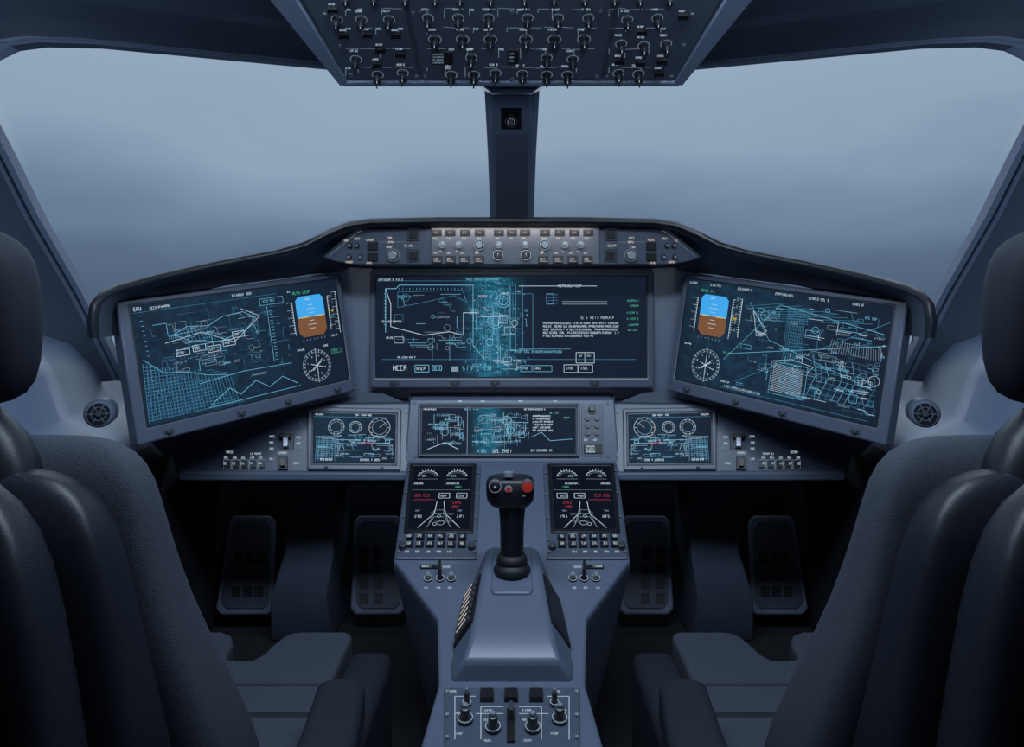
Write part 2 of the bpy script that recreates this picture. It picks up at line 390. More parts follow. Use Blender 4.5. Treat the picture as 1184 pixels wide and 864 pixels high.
# ================================================================== MAIN INSTRUMENT PANEL
g = group('instrument_panel', W(592, 380, 2.03))
mb = MB()
fr = [(408, 309, 2.03), (776, 309, 2.03), (776, 462, 2.03), (408, 462, 2.03)]
mb.prism([W(*p) for p in fr], V((0, .06, 0)), 'panel')
mb.obj('centre_bay', g, bevel=.003, fixn=True)
lp = Plane(W(482, 551, 1.865), W(482, 466, 1.955), W(204, 548, 1.80))
for mir in (False, True):
    mb = MB()
    mb.loft([[W(430, 310, 2.0), W(405, 309, 1.995), W(392, 314, 1.985), W(131, 350, 1.57)],
             [W(434, 458, 2.0), W(418, 460, 1.99), W(411, 458, 1.985), W(160, 508, 1.59)]], 'panel', closed=False, cap=False)
    mb.obj('wing', g, mir, smooth=30)
    mb = MB()
    mb.loft([[W(430, 450, 2.0), W(411, 450, 1.985), W(165, 500, 1.60)],
             [W(480, 470, 1.97), W(350, 473, 1.945), W(192, 530, 1.835)]], 'panel2', closed=False, cap=False)
    mb.obj('wing_lower', g, mir, smooth=30)
    mb = MB()
    low = [(204, 548), (196, 520), (300, 482), (350, 468), (482, 466), (482, 551)]
    mb.prism([lp.pt(*p) for p in low], V((0, .05, 0)), 'panel2')
    mb.obj('lower_face', g, mir, bevel=.003, fixn=True)
    mb = MB()
    mb.prism([W(206, 546, 1.785), W(480, 547, 1.85), W(480, 556, 1.85), W(206, 556, 1.785)], V((0, .09, 0)), 'panel')
    mb.obj('ledge', g, mir, bevel=.004, fixn=True)
    mb = MB()
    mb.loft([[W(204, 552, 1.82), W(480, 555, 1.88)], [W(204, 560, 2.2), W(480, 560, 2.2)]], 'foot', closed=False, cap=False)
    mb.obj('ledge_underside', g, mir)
    mb = MB(); R = random.Random(9)
    for x in (263, 273, 283, 293, 303):
        mb.box(lp, x-3.8, 533, x+3.8, 542, 0, .010, 'knob', .5); mb.text(lp, x-3, 536, 2.8, 2, 'white', R, .0105); mb.text(lp, x-3.5, 528.5, 2.4, 3, 'white', R)
        mb.rect(lp, x-4.3, 532, x+4.3, 542.6, 'dimw', .6, .001)
    mb.box(lp, 321, 528, 333, 544, 0, .006, 'black', .5); mb.box(lp, 324.5, 532, 330.5, 541, .006, .016, 'knob', .6)
    mb.box(lp, 322, 502, 340, 521, 0, .003, 'paneldk', .5); mb.box(lp, 327.5, 506, 334.5, 519, .004, .017, 'silver', 1.0); mb.box(lp, 325, 503, 337, 509, .004, .02, 'black', .8)
    for x, y, k in ((312, 504, 4), (312, 511, 3), (343, 505, 3), (343, 512, 3), (322, 523, 6), (312, 518, 3), (340, 535, 4), (262, 522, 5), (290, 524, 8), (312, 530, 3)):
        mb.text(lp, x, y, 2.4, k, 'white', R)
    for x, y in ((350, 478), (347, 490), (348, 519), (345, 543), (243, 540), (470, 476), (470, 500), (470, 525), (290, 510), (225, 540)):
        mb.cyl(lp, x, y, 2.2, 0, .002, 'panel'); mb.line(lp, x-1.2, y, x+1.2, y, 'black', .6, .0025)
    mb.poly(lp, [(250, 546), (310, 500), (352, 478)], 'panel', .9, .0012)
    mb.obj('switches', g, mir)
# centre lower bay body
mb = MB(); mb.loft([[W(478, 461, 2.0), W(706, 461, 2.0), W(706, 453, 2.03), W(478, 453, 2.03)], [W(474, 462, 1.935), W(710, 462, 1.935), W(712, 456, 2.04), W(472, 456, 2.04)],
                    [W(468, 540, 1.875), W(716, 540, 1.875), W(716, 540, 2.05), W(468, 540, 2.05)]], 'panel')
mb.obj('centre_lower_bay', g, bevel=.003, fixn=True)
cp = Plane(W(474, 462, 1.935), W(710, 462, 1.935), W(592, 540, 1.875))
mb = MB(); R = random.Random(5)
mb.box(cp, 672, 467, 698, 528, -.002, .003, 'panel2', .4)
mb.cyl(cp, 684, 473.5, 5.5, .003, .006, 'black'); mb.cyl(cp, 684, 473.5, 4, .006, .018, 'knob', 3.6); mb.circ(cp, 684, 473.5, 5, 'dimw', .5, .0063)
for y in (484, 492.5, 501):
    for x in (679, 690):
        mb.cyl(cp, x, y, 3.2, .003, .008, 'knob'); mb.circ(cp, x, y, 2.6, 'dimw', .5, .0085)
for x in (679, 690): mb.text(cp, x-4, 508, 2.2, 3, 'white', R, .0035)
mb.box(cp, 675, 514, 696, 525, .003, .006, 'black', .4)
for i in range(3): mb.text(cp, 677, 516+i*3, 2, 8, 'white', R, .0065)
for x in (480, 703):
    for y in (466, 528): mb.cyl(cp, x, y, 2, 0, .002, 'panel2')
for x in (530, 556, 600, 640): mb.text(cp, x, 463.5, 1.6, 4, 'white', R, .0012)
mb.obj('radio_keys', g)

# ---------------------------------------------------------------- display graphics
def c_center(mb, S):   # 314 x 118, origin photo px (434,319)
    R = random.Random(21); P = S
    X = lambda x: x-434; Y = lambda y: y-319
    mb.line(P, 3, 6, 120, 6, 'teal', .6); mb.text(P, 4, 3, 3, 14, 'white', R); mb.text(P, 105, 3.2, 2.2, 26, 'cyan', R)
    mb.poly(P, [(X(446), Y(385)), (X(446), Y(334)), (X(458), Y(334)), (X(462), Y(330)), (X(548), Y(330))], 'cyan', 1.0)
    mb.poly(P, [(X(446), Y(334)), (X(452), Y(352)), (X(452), Y(378)), (X(490), Y(388)), (X(520), Y(384)), (X(536), Y(388)), (X(536), Y(362)), (X(548), Y(362))], 'white', .9)
    mb.poly(P, [(X(460), Y(338)), (X(535), Y(336)), (X(540), Y(350)), (X(525), Y(342)), (X(490), Y(350)), (X(460), Y(356)), (X(460), Y(338))], 'teal', .7)
    for x in range(462, 536, 4): mb.line(P, X(x), Y(333), X(x), Y(335.5), 'cyan', .6)
    for y in range(340, 380, 4): mb.line(P, X(444), Y(y), X(447), Y(y), 'cyan', .6)
    mb.text(P, X(442), Y(371), 2.4, 14, 'white', R); mb.text(P, X(447), Y(390), 2.4, 5, 'white', R); mb.rect(P, X(456), Y(390), X(467), Y(397), 'white', .6)
    schem(mb, P, X(455), Y(340), X(540), Y(405), 44, R, ('teal', 'cyan', 'dimw'))
    for x in (500, 520): mb.line(P, X(x), Y(388), X(x), Y(418), 'cyan', .5)
    for i in range(46):
        x = R.gauss(570, 12); x = max(542, min(606, x)); y1 = R.uniform(322, 400); mb.line(P, X(x), Y(y1), X(x), Y(min(434, y1+R.uniform(8, 50))), R.choice(('teal', 'cyan', 'teal', 'blue')), R.uniform(.35, .8))
    for i in range(480):
        x = R.gauss(568, 14); y = R.uniform(322, 432)
        if 534 < x < 616: mb.fill(P, X(x), Y(y), X(x)+R.uniform(.4, 1.2), Y(y)+R.uniform(.4, .8), R.choice(('cyan', 'teal', 'cyan', 'teal', 'white')), .0014)
    schem(mb, P, X(540), Y(324), X(610), Y(428), 60, R, ('cyan', 'teal', 'white'))
    for x, y, r in ((582, 348, 8), (582, 348, 5), (573, 371, 9), (573, 371, 6), (566, 396, 4)): mb.circ(P, X(x), Y(y), r, 'cyan', .9)
    mb.poly(P, [(X(547), Y(330)), (X(547), Y(400)), (X(560), Y(415))], 'cyan', .8)
    for x in (590, 596, 604): mb.line(P, X(x), Y(328), X(x), Y(405), 'cyan', .6)
    mb.poly(P, [(X(590), Y(340)), (X(616), Y(340)), (X(616), Y(405)), (X(560), Y(405))], 'teal', .8)
    mb.line(P, X(600), Y(331), X(690), Y(331), 'white', .8); mb.text(P, X(644), Y(329.5), 3, 14, 'white', R)
    for i in range(4): mb.line(P, X(632), Y(341+i*3.4), X(645), Y(341+i*3.4), 'teal', .6)
    mb.rect(P, X(632), Y(340), X(640), Y(352), 'cyan', .6); mb.line(P, X(650), Y(349), X(702), Y(349), 'dimw', .9); mb.line(P, X(650), Y(352), X(702), Y(352), 'dimw', .9)
    mb.text(P, X(670), Y(366.5), 2.8, 22, 'white', R)
    for i in range(5): mb.text(P, X(628), Y(373+i*3.7), 2.3, 56 if i < 4 else 38, 'white', R)
    for y in (347, 353, 361, 368, 375, 381):
        mb.text(P, X(725), Y(y), 2.2, 9, 'green', R)
    mb.line(P, X(442), Y(416), X(735), Y(416), 'teal', .7); mb.text(P, X(460), Y(412.5), 2.2, 14, 'white', R); mb.text(P, X(595), Y(406), 2.4, 34, 'cyan', R); mb.line(P, X(600), Y(404), X(660), Y(404), 'cyan', .5)
    mb.rect(P, X(666), Y(408), X(687), Y(420), 'white', .8); mb.line(P, X(676), Y(408), X(676), Y(420), 'white', .7); mb.text(P, X(669), Y(411), 2, 3, 'white', R); mb.text(P, X(679), Y(411), 2, 3, 'white', R)
    mb.text(P, X(455), Y(423), 6, 4, 'white', R); mb.rect(P, X(480), Y(422.5), X(496), Y(430.5), 'cyan', .9); mb.text(P, X(482), Y(424.5), 4, 4, 'white', R)
    mb.text(P, X(500), Y(423), 6, 3, 'cyan', R); mb.fill(P, X(522), Y(424), X(530), Y(430), 'dimw'); mb.text(P, X(535), Y(424), 5, 10, 'cyan', R); mb.line(P, X(580), Y(427), X(600), Y(427), 'cyan', .9)
    for x in (602, 617): mb.rect(P, X(x), Y(423), X(x)+(13 if x == 602 else 21), Y(430), 'cyan', .7); mb.text(P, X(x)+2, Y(425), 2.6, 4, 'white', R)
    for x in (652, 669): mb.rect(P, X(x), Y(422), X(x)+16, Y(431), 'white', .8); mb.text(P, X(x)+3, Y(424.5), 3, 4, 'white', R)

def compass(mb, S, x, y, r, R):
    mb.circ(S, x, y, r, 'dimw', .9, n=36); mb.circ(S, x, y, r*.86, 'dimw', .5, n=36)
    for i in range(24):
        a = i*math.tau/24; mb.line(S, x+r*.86*math.cos(a), y+r*.86*math.sin(a), x+r*1.04*math.cos(a), y+r*1.04*math.sin(a), 'white', .7)
    for a in (.3, 1.1, 1.9, 2.7, 3.5, 4.3, 5.1, 5.9): mb.text(S, x+r*.66*math.cos(a)-1, y+r*.66*math.sin(a)-1, 2, 1, 'white', R)
    for a in (-.75, .35, 1.55, 2.6): mb.line(S, x-r*.45*math.cos(a), y-r*.45*math.sin(a), x+r*.6*math.cos(a), y+r*.6*math.sin(a), 'white', .9)
    mb.line(S, x, y-r*1.2, x, y+r*1.15, 'white', .7); mb.disc(S, x, y, 1.3, 'white')

def attitude(mb, S, x1, y1, x2, y2, R):
    xm = (x1+x2)/2; ym = (y1+y2)/2+1; w = (x2-x1)/2; c = 4.5
    top = [(x1, ym), (x1, y1+c), (x1+c, y1), (x2-c, y1), (x2, y1+c), (x2, ym)]
    bot = [(x1, ym), (x2, ym), (x2, y2-c*1.4), (x2-c*1.2, y2), (x1+c*1.2, y2), (x1, y2-c*1.4)]
    mb.face([S.pt(x, y, .0012) for x, y in top], 'sky'); mb.face([S.pt(x, y, .0012) for x, y in bot], 'brown')
    mb.line(S, x1, ym, x2, ym, 'white', .7); mb.line(S, x1+4, ym, xm-5, ym+.3, 'yellow', 1.5, .002); mb.line(S, xm+5, ym+.3, x2-4, ym, 'yellow', 1.5, .002)
    for i in (-3, -2, -1, 1, 2, 3): k = 6 if i % 2 == 0 else 3.5; mb.line(S, xm-k, ym+i*5, xm+k, ym+i*5, 'white', .8)
    mb.text(S, xm-6, y1+3, 2.4, 4, 'white', R)

def tape(mb, S, x, y1, y2, R, side=1):
    mb.line(S, x, y1, x, y2, 'white', .9)
    k = int((y2-y1)/3.2)
    for i in range(k): mb.line(S, x, y1+i*3.2, x-side*(3.5 if i % 3 == 0 else 2), y1+i*3.2, 'white', .7)
    for i in range(0, k, 3): mb.text(S, x-side*5-(2 if side > 0 else 0), y1+i*3.2-1, 2, 2, 'dimw', R)

def c_left(mb, S):   # 250 x 135
    R = random.Random(7)
    mb.line(S, 3, 10, 165, 10, 'teal', .5); mb.text(S, 4, 4, 4, 3, 'white', R); mb.text(S, 18, 5.5, 2.8, 12, 'white', R); mb.text(S, 110, 4, 3, 12, 'white', R)
    attitude(mb, S, 188, 18, 227, 70, R); tape(mb, S, 183, 24, 66, R, 1); tape(mb, S, 233, 22, 66, R, -1)
    mb.text(S, 186, 11, 4.0, 9, 'green', R); mb.text(S, 178, 9, 2.4, 3, 'white', R)
    tape(mb, S, 246, 18, 72, R, 1); mb.text(S, 233, 40, 4, 3, 'yellow', R); mb.text(S, 236, 47, 3, 2, 'green', R)
    for i in range(7): mb.text(S, 192+i*5, 73, 2, 1, 'dimw', R)
    mb.text(S, 232, 73, 2.2, 6, 'white', R); mb.rect(S, 229, 92, 243, 97, 'green', .6); mb.text(S, 231, 93, 2.8, 4, 'green', R)
    compass(mb, S, 206, 108, 19, R); mb.text(S, 182, 84, 2.2, 7, 'white', R); mb.text(S, 218, 84, 2.2, 5, 'white', R)
    mb.poly(S, [(40, 40), (55, 33), (78, 36), (95, 28), (120, 26), (134, 36), (120, 48), (90, 56), (60, 52), (40, 40)], 'cyan', .8)
    mb.poly(S, [(30, 48), (70, 42), (105, 60), (140, 34), (118, 22)], 'white', .7)
    for i in range(9): mb.line(S, 46+i*4, 34, 52+i*4, 53, 'teal', .6)
    for x, y in ((40, 58), (58, 56), (74, 60), (92, 56), (104, 48)): mb.rect(S, x, y, x+14, y+7, 'white', .8); mb.text(S, x+2, y+2, 3, 3, 'white', R)
    schem(mb, S, 34, 24, 136, 86, 80, R, ('cyan', 'dimw', 'dimw', 'teal'))
    schem(mb, S, 8, 14, 172, 98, 60, R, ('teal', 'blue', 'teal'))
    mb.poly(S, [(20, 26), (34, 26), (34, 40), (60, 40)], 'cyan', .6); mb.line(S, 150, 24, 150, 92, 'cyan', .7); mb.rect(S, 142, 14, 172, 22, 'cyan', .6); mb.text(S, 145, 16, 3, 8, 'cyan', R)
    for i in range(16): mb.line(S, 152, 30+i*4, 156, 30+i*4, 'cyan', .6)
    for i in range(20): mb.line(S, 8+i*.3, 14+i*5.6, 11+i*.2, 14+i*5.6, 'cyan', .5)
    mb.poly(S, [(6, 62), (24, 80), (48, 84), (70, 92), (92, 96)], 'cyan', .7)
    for i in range(26): mb.line(S, 5+i*3.6, 66+i*1.35, 3+i*3.9, 130, 'teal', .75)
    for i in range(16): mb.line(S, 4, 70+i*3.9, 16+i*6, 72+i*3.9, 'teal', .7)
    for i in range(20): mb.line(S, 8+i*4, 76+i*1.2, 4+i*2, 128, 'blue', .7)
    mb.poly(S, [(70, 126), (92, 112), (104, 122), (124, 110), (140, 121), (158, 112), (176, 124)], 'cyan', .9)
    mb.poly(S, [(66, 129), (180, 128)], 'cyan', .7); mb.poly(S, [(60, 100), (110, 96), (172, 98)], 'cyan', .7)
    mb.text(S, 120, 102, 2.4, 12, 'dimw', R)

def c_right(mb, S):   # 250 x 135
    R = random.Random(17)
    for x, k in ((4, 6), (34, 8), (72, 10), (120, 12), (160, 12), (205, 8)): mb.text(S, x, 4, 2.8, k, 'white', R)
    attitude(mb, S, 24, 18, 62, 70, R); tape(mb, S, 19, 24, 68, R, 1); tape(mb, S, 68, 20, 70, R, -1); tape(mb, S, 80, 18, 66, R, 1)
    mb.text(S, 22, 12, 3.4, 9, 'green', R); mb.text(S, 69, 42, 4, 3, 'yellow', R)
    for i in range(7): mb.text(S, 26+i*5, 73, 2, 1, 'dimw', R)
    compass(mb, S, 42, 108, 19, R); mb.text(S, 64, 86, 2.4, 6, 'green', R); mb.text(S, 8, 84, 2.2, 7, 'white', R); mb.text(S, 66, 122, 2.2, 8, 'white', R)
    for i in range(8): mb.line(S, 84+i*3, 26+i*2, 140+i*13, 14+i*1.5, 'teal', .6)
    mb.poly(S, [(66, 96), (128, 18), (244, 34)], 'cyan', .6); mb.poly(S, [(90, 20), (120, 62), (240, 96)], 'cyan', .6); mb.poly(S, [(70, 88), (248, 46)], 'cyan', .7); mb.poly(S, [(84, 120), (248, 20)], 'teal', .7)
    mb.poly(S, [(96, 30), (116, 52), (104, 60), (96, 30)], 'white', .7); mb.face([S.pt(100, 52, .0013), S.pt(108, 60, .0013), S.pt(118, 56, .0013)], 'dimw')
    for i in range(26): mb.line(S, 138+i*.5, 20+i*4.1, 158+R.uniform(-4, 8), 20+i*4.1, 'teal', .5)
    for i in range(12): mb.line(S, 138+i*1.8, 18, 140+i*2.2, 124, 'teal', .5)
    for i in range(22): mb.line(S, 192+i*2.4, 48+(i % 5), 190+i*2.6, 64, 'dimw', .6)
    for i in range(18): mb.line(S, 130, 88+i*1.9, 166, 92+i*1.7, 'white', .5)
    mb.rect(S, 128, 86, 170, 124, 'cyan', .6); mb.poly(S, [(128, 86), (150, 80), (176, 84), (170, 92)], 'white', .6)
    for i in range(10): mb.poly(S, [(174+i*7, 70+(i % 3)*3), (180+i*7, 92), (172+i*7, 118)], R.choice(('cyan', 'teal')), .5)
    for i in range(9): mb.line(S, 172, 68+i*6, 244, 72+i*6, 'teal', .45)
    schem(mb, S, 134, 14, 246, 125, 140, R, ('cyan', 'white', 'dimw', 'teal', 'teal'))
    schem(mb, S, 84, 16, 134, 124, 40, R, ('teal', 'cyan', 'dimw'))
    mb.text(S, 70, 127, 2.4, 30, 'white', R); mb.line(S, 66, 130.5, 240, 130.5, 'teal', .6)

def c_small(mb, S):   # 98 x 59
    R = random.Random(31)
    mb.text(S, 3, 2, 2, 8, 'white', R); mb.text(S, 50, 2, 2, 14, 'white', R); mb.line(S, 2, 5.5, 96, 5.5, 'teal', .5)
    for x, y, r in ((28, 17, 9), (50, 17, 7), (78, 17, 12)):
        mb.circ(S, x, y, r, 'dimw', 1.0); mb.circ(S, x, y, r*.7, 'dimw', .6)
        for i in range(10):
            a = i*.63; mb.line(S, x+r*.8*math.cos(a), y+r*.8*math.sin(a), x+r*math.cos(a), y+r*math.sin(a), 'white', .6)
    mb.circ(S, 78, 17, 12, 'amber', .9, .0018, a0=150, a1=300); mb.line(S, 78, 17, 84, 12, 'amber', 1)
    for i in range(10): mb.line(S, 5, 30+i*2.6, 26-i, 30+i*2.6, 'teal', .7)
    for i in range(8): mb.line(S, 6+i*3, 28, 4+i*3.2, 56, 'teal', .6)
    schem(mb, S, 4, 24, 94, 52, 70, R, ('cyan', 'teal', 'dimw', 'teal')); mb.text(S, 56, 34, 2.2, 12, 'dred', R); mb.text(S, 10, 53, 2.4, 10, 'white', R); mb.text(S, 56, 53, 2.4, 14, 'white', R)

def c_mid(mb, S):    # 181 x 56
    R = random.Random(41)
    mb.text(S, 3, 2, 1.8, 12, 'white', R); mb.text(S, 50, 2, 1.8, 14, 'cyan', R); mb.text(S, 120, 2, 1.8, 20, 'white', R); mb.line(S, 54, 0, 54, 56, 'dimw', .8)
    schem(mb, S, 3, 8, 50, 44, 50, R, ('cyan', 'teal', 'dimw')); mb.poly(S, [(8, 50), (18, 46), (28, 42), (36, 46), (44, 50)], 'white', .8)
    for i in range(26): x = R.gauss(102, 8); y = R.uniform(4, 30); mb.line(S, x, y, x, y+R.uniform(5, 22), R.choice(('teal', 'cyan')), .6)
    schem(mb, S, 58, 7, 125, 46, 80, R, ('cyan', 'teal', 'dimw'))
    for x, y, r in ((100, 16, 5), (104, 28, 4)): mb.circ(S, x, y, r, 'cyan', .8)
    for i in range(6): mb.text(S, 130, 10+i*3.4, 1.9, R.choice((12, 16, 18)), 'white', R)
    mb.text(S, 150, 6, 2.2, 7, 'green', R); mb.text(S, 166, 12, 2, 5, 'green', R)
    mb.poly(S, [(128, 36), (140, 30), (150, 40), (176, 38)], 'cyan', .7); mb.text(S, 66, 50, 4, 4, 'cyan', R); mb.text(S, 84, 50, 4, 8, 'white', R); mb.text(S, 128, 50, 2.6, 14, 'white', R)

def c_ped(mb, S):    # 72 x 78
    R = random.Random(51)
    for x in (19, 53):
        mb.circ(S, x, 16, 12, 'white', .9, a0=10, a1=170, n=16); mb.circ(S, x, 16, 9, 'dimw', .6, a0=10, a1=170, n=16)
        for i in range(9):
            a = math.radians(15+i*18.7); mb.line(S, x+9*math.cos(a), 16-9*math.sin(a), x+12*math.cos(a), 16-12*math.sin(a), 'white', .7)
        mb.text(S, x-6, 13, 2.6, 3, 'white', R); mb.line(S, x-12, 18, x+12, 18, 'dimw', .7)
    mb.text(S, 4, 23, 2, 8, 'white', R); mb.text(S, 40, 23, 2, 12, 'white', R); mb.text(S, 52, 27, 2.2, 6, 'green', R); mb.line(S, 2, 32, 70, 32, 'dimw', .6)
    for x in (6, 16): mb.text(S, x, 37, 3.6, 3, 'dred', R)
    for x in (34, 54): mb.rect(S, x, 36, x+12, 42, 'white', .8); mb.text(S, x+2, 38, 2.6, 4, 'white', R)
    mb.line(S, 4, 44, 30, 44, 'dred', .8); mb.text(S, 50, 46, 3, 5, 'dred', R); mb.text(S, 50, 51, 3, 4, 'dred', R)
    mb.poly(S, [(32, 46), (30, 60), (12, 76)], 'white', .9); mb.poly(S, [(40, 46), (42, 60), (60, 76)], 'white', .9)
    for k in (0, 5, 10): mb.poly(S, [(22+k/2, 76-k), (30, 64-k*.8), (42, 64-k*.8), (50-k/2, 76-k)], 'dimw', .8)
    for x in (8, 56): mb.text(S, x, 62, 3, 4, 'white', R); mb.text(S, x, 56, 2, 4, 'dimw', R)
    schem(mb, S, 20, 50, 52, 74, 12, R, ('white', 'dimw'), tx=False)

display('flight_display', [W(428, 314, 1.99), W(756, 314, 1.99), W(756, 449, 1.975), W(428, 449, 1.975)], 314, 118, (.018, .037, .024, .089), .03, M['scrc'], c_center,
        nubs=((.085, .955), (.30, .955), (.44, .955), (.79, .955)))
L = [W(133, 350, 1.53), W(392, 317, 1.95), W(410, 452, 1.94), W(158, 516, 1.52)]
Rr = [V((-p.x, p.y, p.z)) for p in (L[1], L[0], L[3], L[2])]
display('flight_display', L, 250, 135, (.045, .028, .022, .105), .035, M['scrs'], c_left, nubs=((.12, .955), (.42, .955), (.64, .955), (.90, .955)))
display('flight_display', Rr, 250, 135, (.022, .028, .045, .105), .035, M['scrs'], c_right, nubs=((.10, .955), (.36, .955), (.58, .955), (.88, .955)))
for mir in (False, True):
    display('small_display', [lp.pt(356, 472, .008), lp.pt(464, 474, .008), lp.pt(463, 546, .008), lp.pt(356, 545, .008)], 98, 59, (.045, .08, .045, .10), .012, M['scrs'], c_small, mirror=mir, bezel='panel2', nubs=((.2, .955), (.8, .955)))
display('centre_display', [cp.pt(484, 467, .004), cp.pt(670, 467, .004), cp.pt(670, 529, .004), cp.pt(483, 529, .004)], 181, 56, (.018, .07, .018, .045), .02, M['scrc'], c_mid, bezel='panel2')

# ================================================================== PEDESTAL
g = group('centre_pedestal', (0, 1.4, 0))
def prof(d, z, hw, bz, bhw):
    z += H
    return [V((-hw, d, z)), V((hw, d, z)), V((hw*1.0, d, z-.02)), V((bhw, d, 0)), V((-bhw, d, 0)), V((-hw, d, z-.02))]
mb = MB()
mb.loft([prof(2.02, -.35, .268, 0, .20), prof(1.88, -.383, .268, 0, .2), prof(1.56, -.5286, .2505, 0, .15), prof(1.42, -.593, .1445, 0, .115), prof(1.25, -.634, .125, 0, .12), prof(1.12, -.665, .14, 0, .13), prof(.72, -.70, .15, 0, .14)], 'panel')
mb.obj('body', g, bevel=.006, seg=3, fixn=True, smooth=25)
UP = Plane(V((0, 1.88, H-.383)), V((.1, 1.88, H-.383)), V((0, 1.56, H-.5286)))
LP = Plane(V((0, 1.25, H-.634)), V((.1, 1.25, H-.634)), V((0, 1.12, H-.665)))
for mir in (False, True):
    q = [UP.pt(473, 537, .006), UP.pt(556, 540, .006), UP.pt(551, 648, .006), UP.pt(458, 648, .006)]
    mb = MB(); mb.prism(q, -UP.N*.01, 'panel2'); mb.obj('control_unit_plate', g, mir, bevel=.002, fixn=True)
    mb = MB(); KP = Quad(*q, 90, 110); R = random.Random(61)
    for j, y in enumerate((90, 97.5, 104)):
        for i in range(6 if j < 2 else 5):
            x = 13+i*12
            if j < 2: mb.box(KP, x-4.6, y-2.6, x+4.6, y+2.6, 0, .006, 'black', .4); mb.text(KP, x-3, y-1.3, 2.6, 3, 'white', R, .0065)
            else: mb.text(KP, x-4, y-1, 2, 4, 'white', R, .001)
    for y in (12, 40, 68, 92, 104):
        for x in (2.2, 87.8): mb.cyl(KP, x, y, 1.6, 0, .003, 'knob'); mb.circ(KP, x, y, 1.2, 'dimw', .4, .0032)
    mb.cyl(KP, 6, 100, 4, 0, .012, 'knob', 3.5); mb.cyl(KP, 84, 100, 4, 0, .012, 'knob', 3.5); mb.text(KP, 15, 84, 1.8, 8, 'white', R, .001); mb.text(KP, 55, 84, 1.8, 8, 'white', R, .001)
    mb.obj('control_unit_keys', g, mir)
    mb = MB(); R = random.Random(71)
    PP = Plane(V((0, 1.56, H-.5286)), V((.1, 1.56, H-.5286)), V((0, 1.42, H-.593)))
    for x, k in ((495, 0), (509, 1), (522, 0)):
        mb.cyl(PP, x, 670, 5, 0, .004, 'black'); mb.circ(PP, x, 670, 4.6, 'white', .6, .0045)
        if k: mb.box(PP, x-2, 660, x+2, 672, .004, .03, 'black', .5)
        else: mb.cyl(PP, x, 670, 3, .004, .016, 'silver', 2.6)
        mb.text(PP, x-4, 679.5, 2.2, 3, 'white', R)
    mb.box(PP, 486, 654.5, 508, 658.5, 0, .003, 'black', .3); mb.text(PP, 488, 655.5, 2.2, 7, 'white', R, .0035); mb.text(PP, 512, 655, 2.6, 5, 'white', R); mb.line(PP, 486, 651.5, 530, 651.5, 'dimw', .6)
    mb.obj('trim_switches', g, mir)
for mir in (False, True):
    display('pedestal_display', [UP.pt(474.5, 540, .009), UP.pt(551, 540, .009), UP.pt(547, 620, .009), UP.pt(467, 620, .009)], 72, 78, (.04, .035, .04, .035), .006, M['scrk'], c_ped, mirror=mir, bezel='black', rim=.002)
# hump (quadrant housing): flat-topped wedge with slanted cheeks
def hump(d, zt, ht, zs, hb, zb=-.70):
    return [V((-hb*.86, d, H+zb)), V((-hb, d, H+zs)), V((-ht, d, H+zt)), V((ht, d, H+zt)), V((hb, d, H+zs)), V((hb*.86, d, H+zb))]
mb = MB()
mb.loft([hump(1.56, -.50, .045, -.54, .055), hump(1.53, -.495, .052, -.545, .072), hump(1.44, -.517, .058, -.575, .094), hump(1.29, -.568, .070, -.622, .109), hump(1.255, -.598, .082, -.630, .104)], 'panel')
mb.obj('quadrant_housing', g, bevel=.007, seg=3, fixn=True, smooth=28)
mb = MB()
hw = .040; pts = []
for i in range(13):
    a = math.pi*i/12; pts.append(V((hw*math.cos(a), 1.495+.03*math.sin(a), 0)))
pts += [V((-hw, 1.395, 0)), V((-hw*.85, 1.385, 0)), V((hw*.85, 1.385, 0)), V((hw, 1.395, 0))]
pts = [V((p.x, p.y, H-.487-(1.53-p.y)*.30)) for p in pts]
mb.prism(pts, V((0, 0, -.035)), 'panel'); mb.obj('stick_collar', g, bevel=.003, fixn=True, smooth=40)
for sg in (-1, 1):
    mb = MB(); R = random.Random(5)
    def hpt(y, f):   # point on slanted cheek
        t = (1.44-y)/.15; ht = .058+t*.012; hb = .094+t*.015; zt = -.517-t*.051; zs = -.575-t*.047
        return V((sg*(ht+(hb-ht)*f), y, H+zt+(zs-zt)*f))
    a0 = hpt(1.45, .08); a1 = hpt(1.45, .96); b0 = hpt(1.325, .08); b1 = hpt(1.325, .96)
    Q = Quad(a0, b0, b1, a1, 60, 28); N = (b0-a0).cross(a1-a0).normalized()
    if N.z < 0: N = -N
    Q.N = N; Q.U = (b0-a0).normalized(); Q.T = N.cross(Q.U)
    mb.box(Q, 0, 0, 60, 28, -.004, .004, 'black', .6)
    if sg < 0:
        for i in range(7):
            mb.box(Q, 5+i*7.4, 4, 9.6+i*7.4, 24, .004, .009, 'knob', .3); mb.line(Q, 7.3+i*7.4, 7, 7.3+i*7.4, 21, 'warm', 2.2, .0095)
    mb.obj('side_slot', g, fixn=False)
